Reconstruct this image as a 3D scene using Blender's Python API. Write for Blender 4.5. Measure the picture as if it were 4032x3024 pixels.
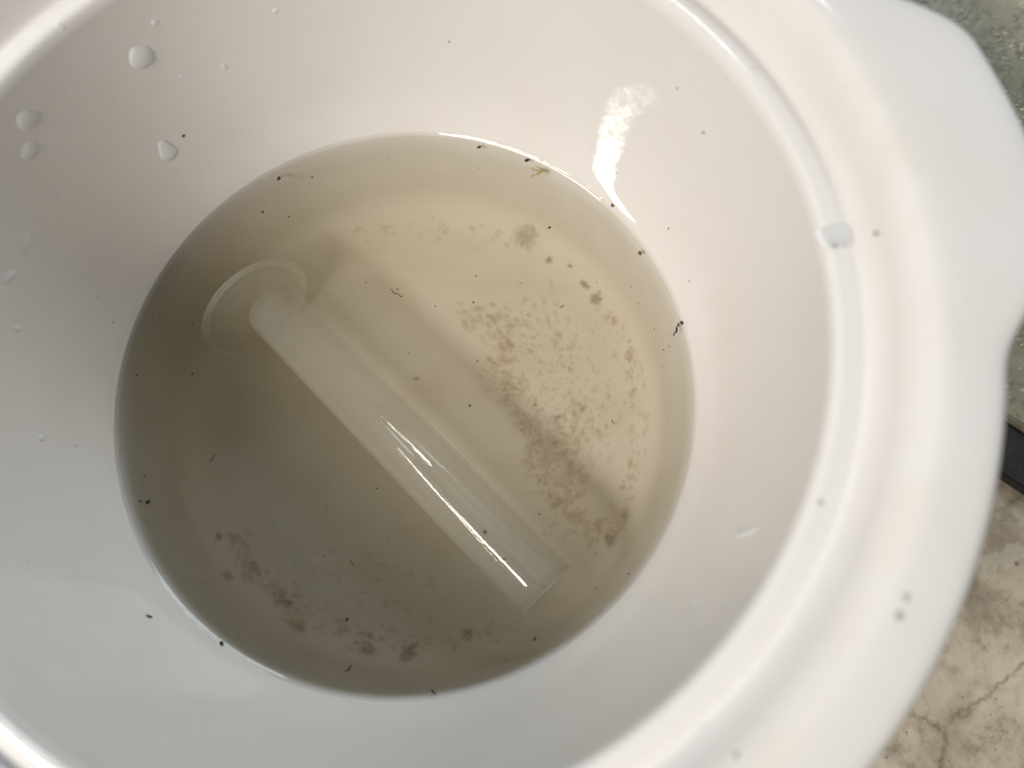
import bpy, bmesh, math, random
from mathutils import Vector, Matrix, noise

random.seed(7)
scene = bpy.context.scene
for o in list(bpy.data.objects):
    bpy.data.objects.remove(o, do_unlink=True)
col = scene.collection

# ------------------------------------------------------------------ camera
cam_d = bpy.data.cameras.new('camera')
cam_d.sensor_width = 36.0
cam_d.lens = 36.0 * 3351.0 / 4032.0
cam_d.clip_start = 0.005
cam_d.clip_end = 50.0
cam = bpy.data.objects.new('camera', cam_d)
cam.location = (0.0421, -0.0603, 0.2422)
cam.rotation_euler = (0.2538, 0.0410, 0.0)
cam_d.dof.use_dof = True
cam_d.dof.focus_distance = 0.262
cam_d.dof.aperture_fstop = 6.5
col.objects.link(cam)
scene.camera = cam

# ------------------------------------------------------------------ world and lamps
world = bpy.data.worlds.new('World')
scene.world = world
world.use_nodes = True
bg = world.node_tree.nodes['Background']
bg.inputs['Color'].default_value = (0.93, 0.97, 1.0, 1)
bg.inputs['Strength'].default_value = 0.15


def area_lamp(name, az, el, dist, sx, sy, power, color, target=(0, 0, 0)):
    d = bpy.data.lights.new(name, 'AREA')
    d.shape = 'RECTANGLE'
    d.size, d.size_y = sx, sy
    d.energy = power
    d.color = color
    o = bpy.data.objects.new(name, d)
    v = Vector((math.cos(math.radians(el)) * math.cos(math.radians(az)),
                math.cos(math.radians(el)) * math.sin(math.radians(az)),
                math.sin(math.radians(el))))
    o.location = Vector(target) + v * dist
    o.rotation_euler = v.to_track_quat('Z', 'Y').to_euler()
    col.objects.link(o)
    return o


# the window to the lower left of the picture and the paler one beyond the top right
area_lamp('window_light', 224, 49.5, 1.4, 0.75, 0.17, 20.3, (1.0, 0.94, 0.87))
area_lamp('far_window_light', 74, 40, 1.6, 0.62, 0.40, 10.8, (0.84, 0.94, 1.0))

scene.render.engine = 'CYCLES'
scene.cycles.use_denoising = True
scene.cycles.use_adaptive_sampling = True
scene.cycles.adaptive_threshold = 0.02
scene.cycles.max_bounces = 9
scene.cycles.diffuse_bounces = 5
scene.cycles.glossy_bounces = 4
scene.cycles.transparent_max_bounces = 48
scene.cycles.volume_bounces = 1
scene.cycles.sample_clamp_indirect = 0.0
scene.cycles.caustics_reflective = True
scene.cycles.caustics_refractive = True
scene.view_settings.view_transform = 'Standard'
scene.view_settings.look = 'None'
scene.view_settings.exposure = 0.1
scene.view_settings.gamma = 1.0
scene.view_settings.use_curve_mapping = False


# ------------------------------------------------------------------ helpers
def tag(o, label=None, category=None, group=None, kind=None):
    if label:
        o['label'] = label
    if category:
        o['category'] = category
    if group:
        o['group'] = group
    if kind:
        o['kind'] = kind
    return o


def empty(name, loc=(0, 0, 0)):
    o = bpy.data.objects.new(name, None)
    o.empty_display_size = 0.01
    o.location = loc
    col.objects.link(o)
    return o


def mesh_obj(name, verts, faces, mat, parent=None, smooth=True, loc=None):
    me = bpy.data.meshes.new(name)
    me.from_pydata([tuple(v) for v in verts], [], faces)
    me.update()
    if smooth:
        me.polygons.foreach_set('use_smooth', [True] * len(me.polygons))
    if mat:
        me.materials.append(mat)
    o = bpy.data.objects.new(name, me)
    if loc is not None:
        o.location = loc
    col.objects.link(o)
    if parent is not None:
        o.parent = parent
    return o


def new_mat(name):
    m = bpy.data.materials.new(name)
    m.use_nodes = True
    nt = m.node_tree
    nt.nodes.clear()
    out = nt.nodes.new('ShaderNodeOutputMaterial')
    return m, nt, out


def N(nt, typ, **kw):
    n = nt.nodes.new(typ)
    for k, v in kw.items():
        if k.startswith('i_'):
            key = k[2:]
            key = int(key) if key.isdigit() else key.replace('_', ' ')
            n.inputs[key].default_value = v
        else:
            setattr(n, k, v)
    return n


def L(nt, a, b):
    nt.links.new(a, b)


def ramp(nt, src, stops):
    r = nt.nodes.new('ShaderNodeValToRGB')
    els = r.color_ramp.elements
    while len(els) < len(stops):
        els.new(0.5)
    for e, (p, c) in zip(els, stops):
        e.position = p
        e.color = c if len(c) == 4 else (*c, 1)
    nt.links.new(src, r.inputs[0])
    return r


def mixc(nt, fac, a, b, blend='MIX'):
    m = nt.nodes.new('ShaderNodeMix')
    m.data_type = 'RGBA'
    m.blend_type = blend
    for sock, v in ((m.inputs[0], fac), (m.inputs[6], a), (m.inputs[7], b)):
        if hasattr(v, 'is_linked'):
            nt.links.new(v, sock)
        else:
            sock.default_value = v if not isinstance(v, tuple) or len(v) == 4 else (*v, 1)
    return m.outputs[2]


def math_n(nt, op, a, b=None, c=None, clamp=False):
    m = nt.nodes.new('ShaderNodeMath')
    m.operation = op
    m.use_clamp = clamp
    for i, v in enumerate((a, b, c)):
        if v is None:
            continue
        if hasattr(v, 'is_linked'):
            nt.links.new(v, m.inputs[i])
        else:
            m.inputs[i].default_value = v
    return m.outputs[0]


# ------------------------------------------------------------------ materials
def glaze_material():
    m, nt, out = new_mat('white_glaze')
    tc = N(nt, 'ShaderNodeTexCoord')
    sep = N(nt, 'ShaderNodeSeparateXYZ')
    L(nt, tc.outputs['Object'], sep.inputs[0])
    r = math_n(nt, 'SQRT', math_n(nt, 'ADD', math_n(nt, 'MULTIPLY', sep.outputs[0], sep.outputs[0]),
                                  math_n(nt, 'MULTIPLY', sep.outputs[1], sep.outputs[1])))
    base = (0.705, 0.684, 0.664, 1)
    n1 = N(nt, 'ShaderNodeTexNoise', i_Scale=28.0, i_Detail=4.0, i_Roughness=0.55)
    L(nt, tc.outputs['Object'], n1.inputs['Vector'])
    f1 = ramp(nt, n1.outputs[0], [(0.40, (0, 0, 0)), (0.72, (1, 1, 1))])
    c = mixc(nt, math_n(nt, 'MULTIPLY', f1.outputs[0], 0.45), base, (0.665, 0.63, 0.585, 1))
    # tea-coloured film that settled where lid and rim meet
    ring = ramp(nt, math_n(nt, 'MULTIPLY', r, 5.0), [(0.555, (0, 0, 0)), (0.575, (1, 1, 1)), (0.590, (1, 1, 1)), (0.605, (0, 0, 0))])
    n2 = N(nt, 'ShaderNodeTexNoise', i_Scale=55.0, i_Detail=3.0)
    L(nt, tc.outputs['Object'], n2.inputs['Vector'])
    f2 = ramp(nt, n2.outputs[0], [(0.38, (0, 0, 0)), (0.66, (1, 1, 1))])
    c = mixc(nt, math_n(nt, 'MULTIPLY', math_n(nt, 'MULTIPLY', ring.outputs[0], f2.outputs[0]), 0.30), c, (0.64, 0.55, 0.44, 1))
    # settled silt tinting the submerged floor
    n3 = N(nt, 'ShaderNodeTexNoise', i_Scale=38.0, i_Detail=5.0, i_Roughness=0.62)
    mp = N(nt, 'ShaderNodeMapping')
    mp.inputs['Scale'].default_value = (0.7, 1.5, 1.0)
    L(nt, tc.outputs['Object'], mp.inputs[0])
    L(nt, mp.outputs[0], n3.inputs['Vector'])
    f3 = ramp(nt, n3.outputs[0], [(0.46, (0, 0, 0)), (0.62, (1, 1, 1))])
    low = ramp(nt, math_n(nt, 'MULTIPLY_ADD', sep.outputs[2], 10.0, 0.5), [(0.105, (1, 1, 1)), (0.19, (0, 0, 0))])
    c = mixc(nt, math_n(nt, 'MULTIPLY', math_n(nt, 'MULTIPLY', low.outputs[0], f3.outputs[0]), 0.22), c, (0.54, 0.42, 0.30, 1))
    # dimmer light on the submerged wall, put into the glaze colour
    dim_z = ramp(nt, math_n(nt, 'MULTIPLY_ADD', sep.outputs[2], 10.0, 0.5), [(0.16, (0, 0, 0)), (0.24, (1, 1, 1)), (0.496, (1, 1, 1)), (0.506, (0, 0, 0))])
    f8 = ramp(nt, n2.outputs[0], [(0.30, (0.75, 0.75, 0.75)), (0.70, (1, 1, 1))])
    c = mixc(nt, math_n(nt, 'MULTIPLY', math_n(nt, 'MULTIPLY', dim_z.outputs[0], f8.outputs[0]), 0.50), c, (0.46, 0.43, 0.375, 1))
    # fine grey scuffs
    n4 = N(nt, 'ShaderNodeTexNoise', i_Scale=420.0, i_Detail=2.0)
    L(nt, tc.outputs['Object'], n4.inputs['Vector'])
    f4 = ramp(nt, n4.outputs[0], [(0.70, (0, 0, 0)), (0.80, (1, 1, 1))])
    c = mixc(nt, math_n(nt, 'MULTIPLY', f4.outputs[0], 0.25), c, (0.55, 0.52, 0.47, 1))
    b = N(nt, 'ShaderNodeBsdfPrincipled')
    L(nt, c, b.inputs['Base Color'])
    rr = ramp(nt, n1.outputs[0], [(0.3, (0.06, 0.06, 0.06)), (0.7, (0.12, 0.12, 0.12))])
    L(nt, rr.outputs[0], b.inputs['Roughness'])
    # glaze and water have nearly the same index: hardly any gloss below the waterline
    dry = math_n(nt, 'GREATER_THAN', sep.outputs[2], 0.0012)
    L(nt, math_n(nt, 'MULTIPLY', dry, 0.5), b.inputs['Specular IOR Level'])
    bump = N(nt, 'ShaderNodeBump', i_Strength=0.03, i_Distance=0.002)
    n5 = N(nt, 'ShaderNodeTexNoise', i_Scale=60.0, i_Detail=2.0)
    L(nt, tc.outputs['Object'], n5.inputs['Vector'])
    L(nt, n5.outputs[0], bump.inputs['Height'])
    L(nt, bump.outputs[0], b.inputs['Normal'])
    L(nt, b.outputs[0], out.inputs[0])
    return m


def water_material():
    m, nt, out = new_mat('murky_water')
    tr = N(nt, 'ShaderNodeBsdfTransparent')
    gl = N(nt, 'ShaderNodeBsdfGlossy', i_Roughness=0.0)
    fr = N(nt, 'ShaderNodeFresnel', i_IOR=1.33)
    tc = N(nt, 'ShaderNodeTexCoord')
    nz = N(nt, 'ShaderNodeTexNoise', i_Scale=45.0, i_Detail=2.0)
    L(nt, tc.outputs['Object'], nz.inputs['Vector'])
    bp = N(nt, 'ShaderNodeBump', i_Strength=0.05, i_Distance=0.002)
    L(nt, nz.outputs[0], bp.inputs['Height'])
    L(nt, bp.outputs[0], gl.inputs['Normal'])
    mx = N(nt, 'ShaderNodeMixShader')
    L(nt, fr.outputs[0], mx.inputs[0])
    L(nt, tr.outputs[0], mx.inputs[1])
    L(nt, gl.outputs[0], mx.inputs[2])
    L(nt, mx.outputs[0], out.inputs['Surface'])
    ab = N(nt, 'ShaderNodeVolumeAbsorption', i_Color=(0.85, 0.68, 0.20, 1), i_Density=7.0)
    sc = N(nt, 'ShaderNodeVolumeScatter', i_Color=(0.94, 0.82, 0.58, 1), i_Density=9.0)
    ad = N(nt, 'ShaderNodeAddShader')
    L(nt, ab.outputs[0], ad.inputs[0])
    L(nt, sc.outputs[0], ad.inputs[1])
    L(nt, ad.outputs[0], out.inputs['Volume'])
    return m


def plastic_material(name, alpha_face, alpha_edge, colr=(0.84, 0.83, 0.78, 1)):
    m, nt, out = new_mat(name)
    lw = N(nt, 'ShaderNodeLayerWeight', i_Blend=0.35)
    al = math_n(nt, 'MULTIPLY_ADD', lw.outputs['Facing'], alpha_edge - alpha_face, alpha_face)
    df = N(nt, 'ShaderNodeBsdfDiffuse', i_Color=colr)
    tl = N(nt, 'ShaderNodeBsdfTranslucent', i_Color=colr)
    m1 = N(nt, 'ShaderNodeMixShader', i_0=0.5)
    L(nt, df.outputs[0], m1.inputs[1])
    L(nt, tl.outputs[0], m1.inputs[2])
    tr = N(nt, 'ShaderNodeBsdfTransparent')
    m2 = N(nt, 'ShaderNodeMixShader')
    L(nt, al, m2.inputs[0])
    L(nt, tr.outputs[0], m2.inputs[1])
    L(nt, m1.outputs[0], m2.inputs[2])
    gl = N(nt, 'ShaderNodeBsdfGlossy', i_Roughness=0.035)
    tc = N(nt, 'ShaderNodeTexCoord')
    nz = N(nt, 'ShaderNodeTexNoise', i_Scale=900.0, i_Detail=3.0)
    L(nt, tc.outputs['Object'], nz.inputs['Vector'])
    bp = N(nt, 'ShaderNodeBump', i_Strength=0.04, i_Distance=0.0004)
    L(nt, nz.outputs[0], bp.inputs['Height'])
    L(nt, bp.outputs[0], gl.inputs['Normal'])
    fr = N(nt, 'ShaderNodeFresnel', i_IOR=1.45)
    geo = N(nt, 'ShaderNodeNewGeometry')
    sp = N(nt, 'ShaderNodeSeparateXYZ')
    L(nt, geo.outputs['Position'], sp.inputs[0])
    dry = math_n(nt, 'MULTIPLY_ADD', math_n(nt, 'GREATER_THAN', sp.outputs[2], 0.0), 0.96, 0.04)
    m3 = N(nt, 'ShaderNodeMixShader')
    L(nt, math_n(nt, 'MULTIPLY', fr.outputs[0], dry), m3.inputs[0])
    L(nt, m2.outputs[0], m3.inputs[1])
    L(nt, gl.outputs[0], m3.inputs[2])
    L(nt, m3.outputs[0], out.inputs[0])
    return m


def debris_material(name, c1, c2, scale=900.0, rough=0.7):
    m, nt, out = new_mat(name)
    tc = N(nt, 'ShaderNodeTexCoord')
    nz = N(nt, 'ShaderNodeTexNoise', i_Scale=scale, i_Detail=4.0)
    L(nt, tc.outputs['Object'], nz.inputs['Vector'])
    r = ramp(nt, nz.outputs[0], [(0.35, c1), (0.68, c2)])
    b = N(nt, 'ShaderNodeBsdfPrincipled', i_Roughness=rough)
    L(nt, r.outputs[0], b.inputs['Base Color'])
    L(nt, b.outputs[0], out.inputs[0])
    return m


def silt_material(name, c1, c2, alpha, scale=500.0, soft='attr'):
    m, nt, out = new_mat(name)
    tc = N(nt, 'ShaderNodeTexCoord')
    nz = N(nt, 'ShaderNodeTexNoise', i_Scale=scale, i_Detail=5.0, i_Roughness=0.7)
    L(nt, tc.outputs['Object'], nz.inputs['Vector'])
    r = ramp(nt, nz.outputs[0], [(0.35, c1), (0.68, c2)])
    a = ramp(nt, nz.outputs[0], [(0.30, (alpha, alpha, alpha)), (0.70, (alpha * 0.25,) * 3)])
    if soft == 'attr':
        at = N(nt, 'ShaderNodeAttribute', attribute_name='thickness')
        fade = at.outputs['Fac']
    else:
        sp = N(nt, 'ShaderNodeSeparateXYZ')
        L(nt, tc.outputs['Object'], sp.inputs[0])
        rad2 = math_n(nt, 'ADD', math_n(nt, 'MULTIPLY', sp.outputs[0], sp.outputs[0]), math_n(nt, 'MULTIPLY', sp.outputs[1], sp.outputs[1]))
        fade = ramp(nt, rad2, [(0.08, (1, 1, 1)), (0.5, (0.5, 0.5, 0.5)), (1.0, (0, 0, 0))]).outputs[0]
    alp = math_n(nt, 'MULTIPLY', a.outputs[0], fade)
    df = N(nt, 'ShaderNodeBsdfDiffuse')
    L(nt, r.outputs[0], df.inputs[0])
    tr = N(nt, 'ShaderNodeBsdfTransparent')
    mx = N(nt, 'ShaderNodeMixShader')
    L(nt, alp, mx.inputs[0])
    L(nt, tr.outputs[0], mx.inputs[1])
    L(nt, df.outputs[0], mx.inputs[2])
    L(nt, mx.outputs[0], out.inputs[0])
    return m


def droplet_material(name='clinging_water', milk=0.62):
    m, nt, out = new_mat(name)
    tr = N(nt, 'ShaderNodeBsdfTransparent', i_Color=(0.96, 0.96, 0.95, 1))
    tl = N(nt, 'ShaderNodeBsdfDiffuse', i_Color=(0.97, 0.97, 0.97, 1))
    lw = N(nt, 'ShaderNodeLayerWeight', i_Blend=0.4)
    m1 = N(nt, 'ShaderNodeMixShader', i_0=milk)
    L(nt, tr.outputs[0], m1.inputs[1])
    L(nt, tl.outputs[0], m1.inputs[2])
    gl = N(nt, 'ShaderNodeBsdfGlossy', i_Roughness=0.03)
    fr = N(nt, 'ShaderNodeFresnel', i_IOR=1.33)
    m2 = N(nt, 'ShaderNodeMixShader')
    L(nt, math_n(nt, 'MULTIPLY', fr.outputs[0], 0.6), m2.inputs[0])
    L(nt, m1.outputs[0], m2.inputs[1])
    L(nt, gl.outputs[0], m2.inputs[2])
    L(nt, m2.outputs[0], out.inputs[0])
    return m


def stone_floor_material():
    m, nt, out = new_mat('worn_limestone')
    tc = N(nt, 'ShaderNodeTexCoord')
    co = tc.outputs['Object']
    n1 = N(nt, 'ShaderNodeTexNoise', i_Scale=22.0, i_Detail=8.0, i_Roughness=0.65)
    L(nt, co, n1.inputs['Vector'])
    c = ramp(nt, n1.outputs[0], [(0.30, (0.22, 0.18, 0.125)), (0.46, (0.335, 0.28, 0.20)), (0.60, (0.41, 0.35, 0.26)), (0.75, (0.485, 0.44, 0.35))]).outputs[0]
    n2 = N(nt, 'ShaderNodeTexNoise', i_Scale=160.0, i_Detail=6.0, i_Roughness=0.7)
    L(nt, co, n2.inputs['Vector'])
    f2 = ramp(nt, n2.outputs[0], [(0.38, (1, 1, 1)), (0.52, (0, 0, 0))])
    c = mixc(nt, math_n(nt, 'MULTIPLY', f2.outputs[0], 0.55), c, (0.185, 0.15, 0.105, 1))
    # sharper-edged worn patches and small ragged pits
    n6 = N(nt, 'ShaderNodeTexNoise', i_Scale=48.0, i_Detail=9.0, i_Roughness=0.68)
    L(nt, co, n6.inputs['Vector'])
    f6 = ramp(nt, n6.outputs[0], [(0.50, (0, 0, 0)), (0.53, (1, 1, 1))])
    c = mixc(nt, math_n(nt, 'MULTIPLY', f6.outputs[0], 0.35), c, (0.47, 0.43, 0.345, 1))
    f7 = ramp(nt, n6.outputs[0], [(0.385, (1, 1, 1)), (0.42, (0, 0, 0))])
    c = mixc(nt, math_n(nt, 'MULTIPLY', f7.outputs[0], 0.5), c, (0.225, 0.185, 0.13, 1))
    n5 = N(nt, 'ShaderNodeTexNoise', i_Scale=60.0, i_Detail=2.0)
    L(nt, co, n5.inputs['Vector'])
    n7 = N(nt, 'ShaderNodeTexNoise', i_Scale=330.0, i_Detail=3.0, i_Roughness=0.6)
    L(nt, co, n7.inputs['Vector'])
    pit = ramp(nt, n7.outputs[0], [(0.29, (1, 1, 1)), (0.33, (0, 0, 0))]).outputs[0]
    c = mixc(nt, math_n(nt, 'MULTIPLY', pit, 0.7), c, (0.12, 0.095, 0.065, 1))
    # hairline cracks with stained lips
    wob = N(nt, 'ShaderNodeTexNoise', i_Scale=35.0, i_Detail=4.0)
    L(nt, co, wob.inputs['Vector'])
    add = N(nt, 'ShaderNodeVectorMath', operation='MULTIPLY_ADD')
    L(nt, wob.outputs['Color'], add.inputs[0])
    add.inputs[1].default_value = (0.045, 0.045, 0.0)
    L(nt, co, add.inputs[2])
    ve = N(nt, 'ShaderNodeTexVoronoi', i_Scale=9.0, feature='DISTANCE_TO_EDGE')
    L(nt, add.outputs[0], ve.inputs['Vector'])
    cr = ramp(nt, ve.outputs['Distance'], [(0.0, (1, 1, 1)), (0.014, (0.55, 0.55, 0.55)), (0.05, (0, 0, 0))])
    brk = ramp(nt, n5.outputs[0], [(0.40, (0, 0, 0)), (0.55, (1, 1, 1))])
    crk = math_n(nt, 'MULTIPLY', cr.outputs[0], brk.outputs[0])
    c = mixc(nt, math_n(nt, 'MULTIPLY', crk, 0.7), c, (0.12, 0.095, 0.06, 1))
    b = N(nt, 'ShaderNodeBsdfPrincipled', i_Roughness=0.62)
    L(nt, c, b.inputs['Base Color'])
    h = math_n(nt, 'SUBTRACT', n2.outputs[0], math_n(nt, 'MULTIPLY_ADD', crk, 0.8, math_n(nt, 'MULTIPLY', pit, 0.4)))
    bp = N(nt, 'ShaderNodeBump', i_Strength=0.35, i_Distance=0.002)
    L(nt, h, bp.inputs['Height'])
    L(nt, bp.outputs[0], b.inputs['Normal'])
    L(nt, b.outputs[0], out.inputs[0])
    return m


def wet_slab_material():
    m, nt, out = new_mat('wet_green_grey_stone')
    tc = N(nt, 'ShaderNodeTexCoord')
    co = tc.outputs['Object']
    n1 = N(nt, 'ShaderNodeTexNoise', i_Scale=30.0, i_Detail=7.0, i_Roughness=0.62)
    L(nt, co, n1.inputs['Vector'])
    c = ramp(nt, n1.outputs[0], [(0.30, (0.20, 0.185, 0.125)), (0.5, (0.31, 0.285, 0.205)), (0.72, (0.40, 0.375, 0.28))]).outputs[0]
    n2 = N(nt, 'ShaderNodeTexNoise', i_Scale=260.0, i_Detail=4.0, i_Roughness=0.7)
    L(nt, co, n2.inputs['Vector'])
    f = ramp(nt, n2.outputs[0], [(0.36, (1, 1, 1)), (0.50, (0, 0, 0))])
    c = mixc(nt, math_n(nt, 'MULTIPLY', f.outputs[0], 0.45), c, (0.09, 0.085, 0.06, 1))
    b = N(nt, 'ShaderNodeBsdfPrincipled', i_Roughness=0.16)
    L(nt, c, b.inputs['Base Color'])
    mp = N(nt, 'ShaderNodeMapping')
    mp.inputs['Scale'].default_value = (0.75, 1.25, 1.0)
    mp.inputs['Rotation'].default_value = (0, 0, 0.5)
    L(nt, co, mp.inputs[0])
    n3 = N(nt, 'ShaderNodeTexNoise', i_Scale=300.0, i_Detail=6.0, i_Roughness=0.65)
    L(nt, mp.outputs[0], n3.inputs['Vector'])
    # beads of water standing on the stone catch the light one by one
    vo = N(nt, 'ShaderNodeTexVoronoi', i_Scale=330.0, i_Randomness=1.0)
    L(nt, mp.outputs[0], vo.inputs['Vector'])
    n4 = N(nt, 'ShaderNodeTexNoise', i_Scale=70.0, i_Detail=2.0)
    L(nt, co, n4.inputs['Vector'])
    lim = math_n(nt, 'MULTIPLY', math_n(nt, 'SUBTRACT', n4.outputs[0], 0.36, clamp=True), 2.2)
    bead = math_n(nt, 'SQRT', math_n(nt, 'SUBTRACT', lim, vo.outputs['Distance'], clamp=True))
    hh = math_n(nt, 'MULTIPLY_ADD', bead, 0.9, math_n(nt, 'MULTIPLY', n3.outputs[0], 0.45))
    bp = N(nt, 'ShaderNodeBump', i_Strength=0.6, i_Distance=0.0014)
    L(nt, hh, bp.inputs['Height'])
    L(nt, bp.outputs[0], b.inputs['Normal'])
    L(nt, b.outputs[0], out.inputs[0])
    return m


def rubber_material():
    m, nt, out = new_mat('black_rubber')
    tc = N(nt, 'ShaderNodeTexCoord')
    nz = N(nt, 'ShaderNodeTexNoise', i_Scale=300.0, i_Detail=4.0)
    L(nt, tc.outputs['Object'], nz.inputs['Vector'])
    r = ramp(nt, nz.outputs[0], [(0.4, (0.010, 0.010, 0.010)), (0.75, (0.022, 0.021, 0.019))])
    b = N(nt, 'ShaderNodeBsdfPrincipled', i_Roughness=0.55)
    L(nt, r.outputs[0], b.inputs['Base Color'])
    L(nt, b.outputs[0], out.inputs[0])
    return m


M_GLAZE = glaze_material()
M_WATER = water_material()
M_TUBE = plastic_material('frosted_plastic', 0.135, 0.25, (0.66, 0.645, 0.60, 1))
M_DISC = plastic_material('frosted_plastic_disc', 0.20, 0.55)
M_DISC_EDGE = plastic_material('frosted_plastic_edge', 0.34, 0.70)
M_DROP = droplet_material()
M_CLEAR = droplet_material('clear_water_drop', 0.45)
M_BLACK = debris_material('dark_plant_scrap', (0.012, 0.010, 0.007), (0.040, 0.030, 0.018))
M_BROWN = debris_material('brown_plant_scrap', (0.06, 0.042, 0.022), (0.16, 0.115, 0.06))
M_GRASS = debris_material('dry_grass_scrap', (0.26, 0.225, 0.09), (0.42, 0.37, 0.17))
M_CLUMP = silt_material('grey_silt', (0.12, 0.11, 0.09), (0.24, 0.215, 0.175), 0.85, 700.0)
M_CLUMPB = silt_material('brown_silt', (0.26, 0.20, 0.13), (0.36, 0.29, 0.20), 0.65, 450.0)
M_GRAIN = debris_material('grey_grain', (0.27, 0.255, 0.23), (0.42, 0.40, 0.37))
M_PALE = debris_material('pale_grain', (0.36, 0.33, 0.28), (0.50, 0.47, 0.42))
M_SILT = silt_material('thin_silt', (0.50, 0.335, 0.245), (0.58, 0.44, 0.34), 0.38)
M_SILTG = silt_material('thin_grey_silt', (0.40, 0.325, 0.255), (0.50, 0.42, 0.335), 0.30)

# ------------------------------------------------------------------ the ground
GZ = -0.054


def block(name, pts, z0, z1, mat, bevel=0.001, kind=None):
    bm = bmesh.new()
    lo = [bm.verts.new((x, y, z0)) for x, y in pts]
    hi = [bm.verts.new((x, y, z1)) for x, y in pts]
    n = len(pts)
    bm.faces.new(hi)
    bm.faces.new(lo[::-1])
    for i in range(n):
        bm.faces.new((lo[i], lo[(i + 1) % n], hi[(i + 1) % n], hi[i]))
    bmesh.ops.recalc_face_normals(bm, faces=bm.faces)
    if bevel:
        bmesh.ops.bevel(bm, geom=[e for e in bm.edges], offset=bevel, segments=2, affect='EDGES')
    me = bpy.data.meshes.new(name)
    bm.to_mesh(me)
    bm.free()
    me.materials.append(mat)
    o = bpy.data.objects.new(name, me)
    col.objects.link(o)
    return o


floor_o = mesh_obj('stone_floor', [(-3, -3, GZ), (3, -3, GZ), (3, 3, GZ), (-3, 3, GZ)], [(0, 1, 2, 3)], stone_floor_material(), smooth=False)
tag(floor_o, 'worn beige limestone floor with brown stains and a crack', 'floor', kind='structure')

# two stained cracks in the limestone, parts of the floor
M_CRACK = silt_material('crack_dirt', (0.085, 0.065, 0.042), (0.20, 0.16, 0.11), 0.6, 350.0)
for cname, pth, wd in (('crack', [(.2100, -.0700), (.196, -.0785), (.1923, -.0818), (.1875, -.0847), (.1841, -.0882), (.1802, -.0899), (.1755, -.0925), (.1725, -.0950)], .0010),
                       ('crack', [(.1540, -.0935), (.1627, -.0960), (.1661, -.0981), (.1685, -.1022), (.1666, -.1056), (.1653, -.1103), (.1690, -.1200)], .0011)):
    vs, fs, th = [], [], []
    m = 10
    P = []
    for i in range(len(pth) - 1):
        for q in range(m):
            t = q / m
            P.append(Vector((pth[i][0] * (1 - t) + pth[i + 1][0] * t, pth[i][1] * (1 - t) + pth[i + 1][1] * t, 0)))
    for i, p in enumerate(P):
        d = (P[min(i + 1, len(P) - 1)] - P[max(i - 1, 0)]).normalized()
        sd = Vector((-d.y, d.x, 0))
        p = p + sd * 0.0009 * noise.noise(Vector((i * 0.45, pth[0][0] * 50, 0)))
        w = wd * (0.8 + 0.9 * abs(noise.noise(Vector((i * 0.23, 7.0, pth[0][1] * 60)))))
        for u, a_ in ((-1, 0.0), (-0.25, 0.9), (0.25, 0.9), (1, 0.0)):
            vs.append((p.x + sd.x * w * u, p.y + sd.y * w * u, GZ + 0.0003))
            th.append(a_ * (0.55 + 0.6 * abs(noise.noise(Vector((i * 0.4, 3.0, 1.0))))))
    for i in range(len(P) - 1):
        for k in range(3):
            fs.append((i * 4 + k, i * 4 + 4 + k, i * 4 + 5 + k, i * 4 + 1 + k))
    co_ = mesh_obj(cname, vs, fs, M_CRACK, floor_o, smooth=False)
    co_.data.attributes.new('thickness', 'FLOAT', 'POINT').data.foreach_set('value', th)

# edge of the wet slab and the black strip run obliquely under the pot
ed = Vector((0.80, -0.60))
en = Vector((0.60, 0.80))
P0 = Vector((0.2005, -0.0012))


def along(t, n):
    q = P0 + ed * t + en * n
    return (q.x, q.y)


slab = block('wet_slab', [along(-1.6, 0.0005), along(1.0, 0.0005), along(1.0, 1.6), along(-1.6, 1.6)], GZ + 0.0004, GZ + 0.009, wet_slab_material(), 0.0008)
tag(slab, 'wet glistening grey-green stone slab beyond the pot handle', 'slab')
strip = block('edge_strip', [along(-1.6, -0.0200), along(1.0, -0.0150), along(1.0, 0.0), along(-1.6, 0.0)], GZ + 0.0004, GZ + 0.006, rubber_material(), 0.0008)
tag(strip, 'black rubber edge strip along the wet stone slab', 'strip')

# ------------------------------------------------------------------ the pot
KEY = [(0, -.04), (.03, -.04), (.052, -.04), (.064, -.0399), (.0725, -.0385), (.0778, -.0335), (.0810, -.024), (.0833, -.012), (.085, 0),
       (.0903, .016), (.0949, .035), (.0984, .054), (.1002, .067), (.1009, .0720), (.1024, .0740), (.1055, .0735), (.1083, .0727),
       (.1102, .0755), (.1125, .0808), (.1152, .0838), (.1188, .0852), (.126, .0843), (.1299, .0830), (.1314, .0806), (.1308, .0785),
       (.127, .0775), (.120, .0765), (.114, .072), (.110, .060), (.103, .03), (.097, -.005), (.092, -.038), (.088, -.049), (.082, -.054), (.04, -.054), (0, -.054)]
SUB = 5


def catmull(p0, p1, p2, p3, t):
    return tuple(0.5 * ((2 * b) + (-a + c) * t + (2 * a - 5 * b + 4 * c - d) * t * t + (-a + 3 * b - 3 * c + d) * t ** 3)
                 for a, b, c, d in zip(p0, p1, p2, p3))


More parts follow.
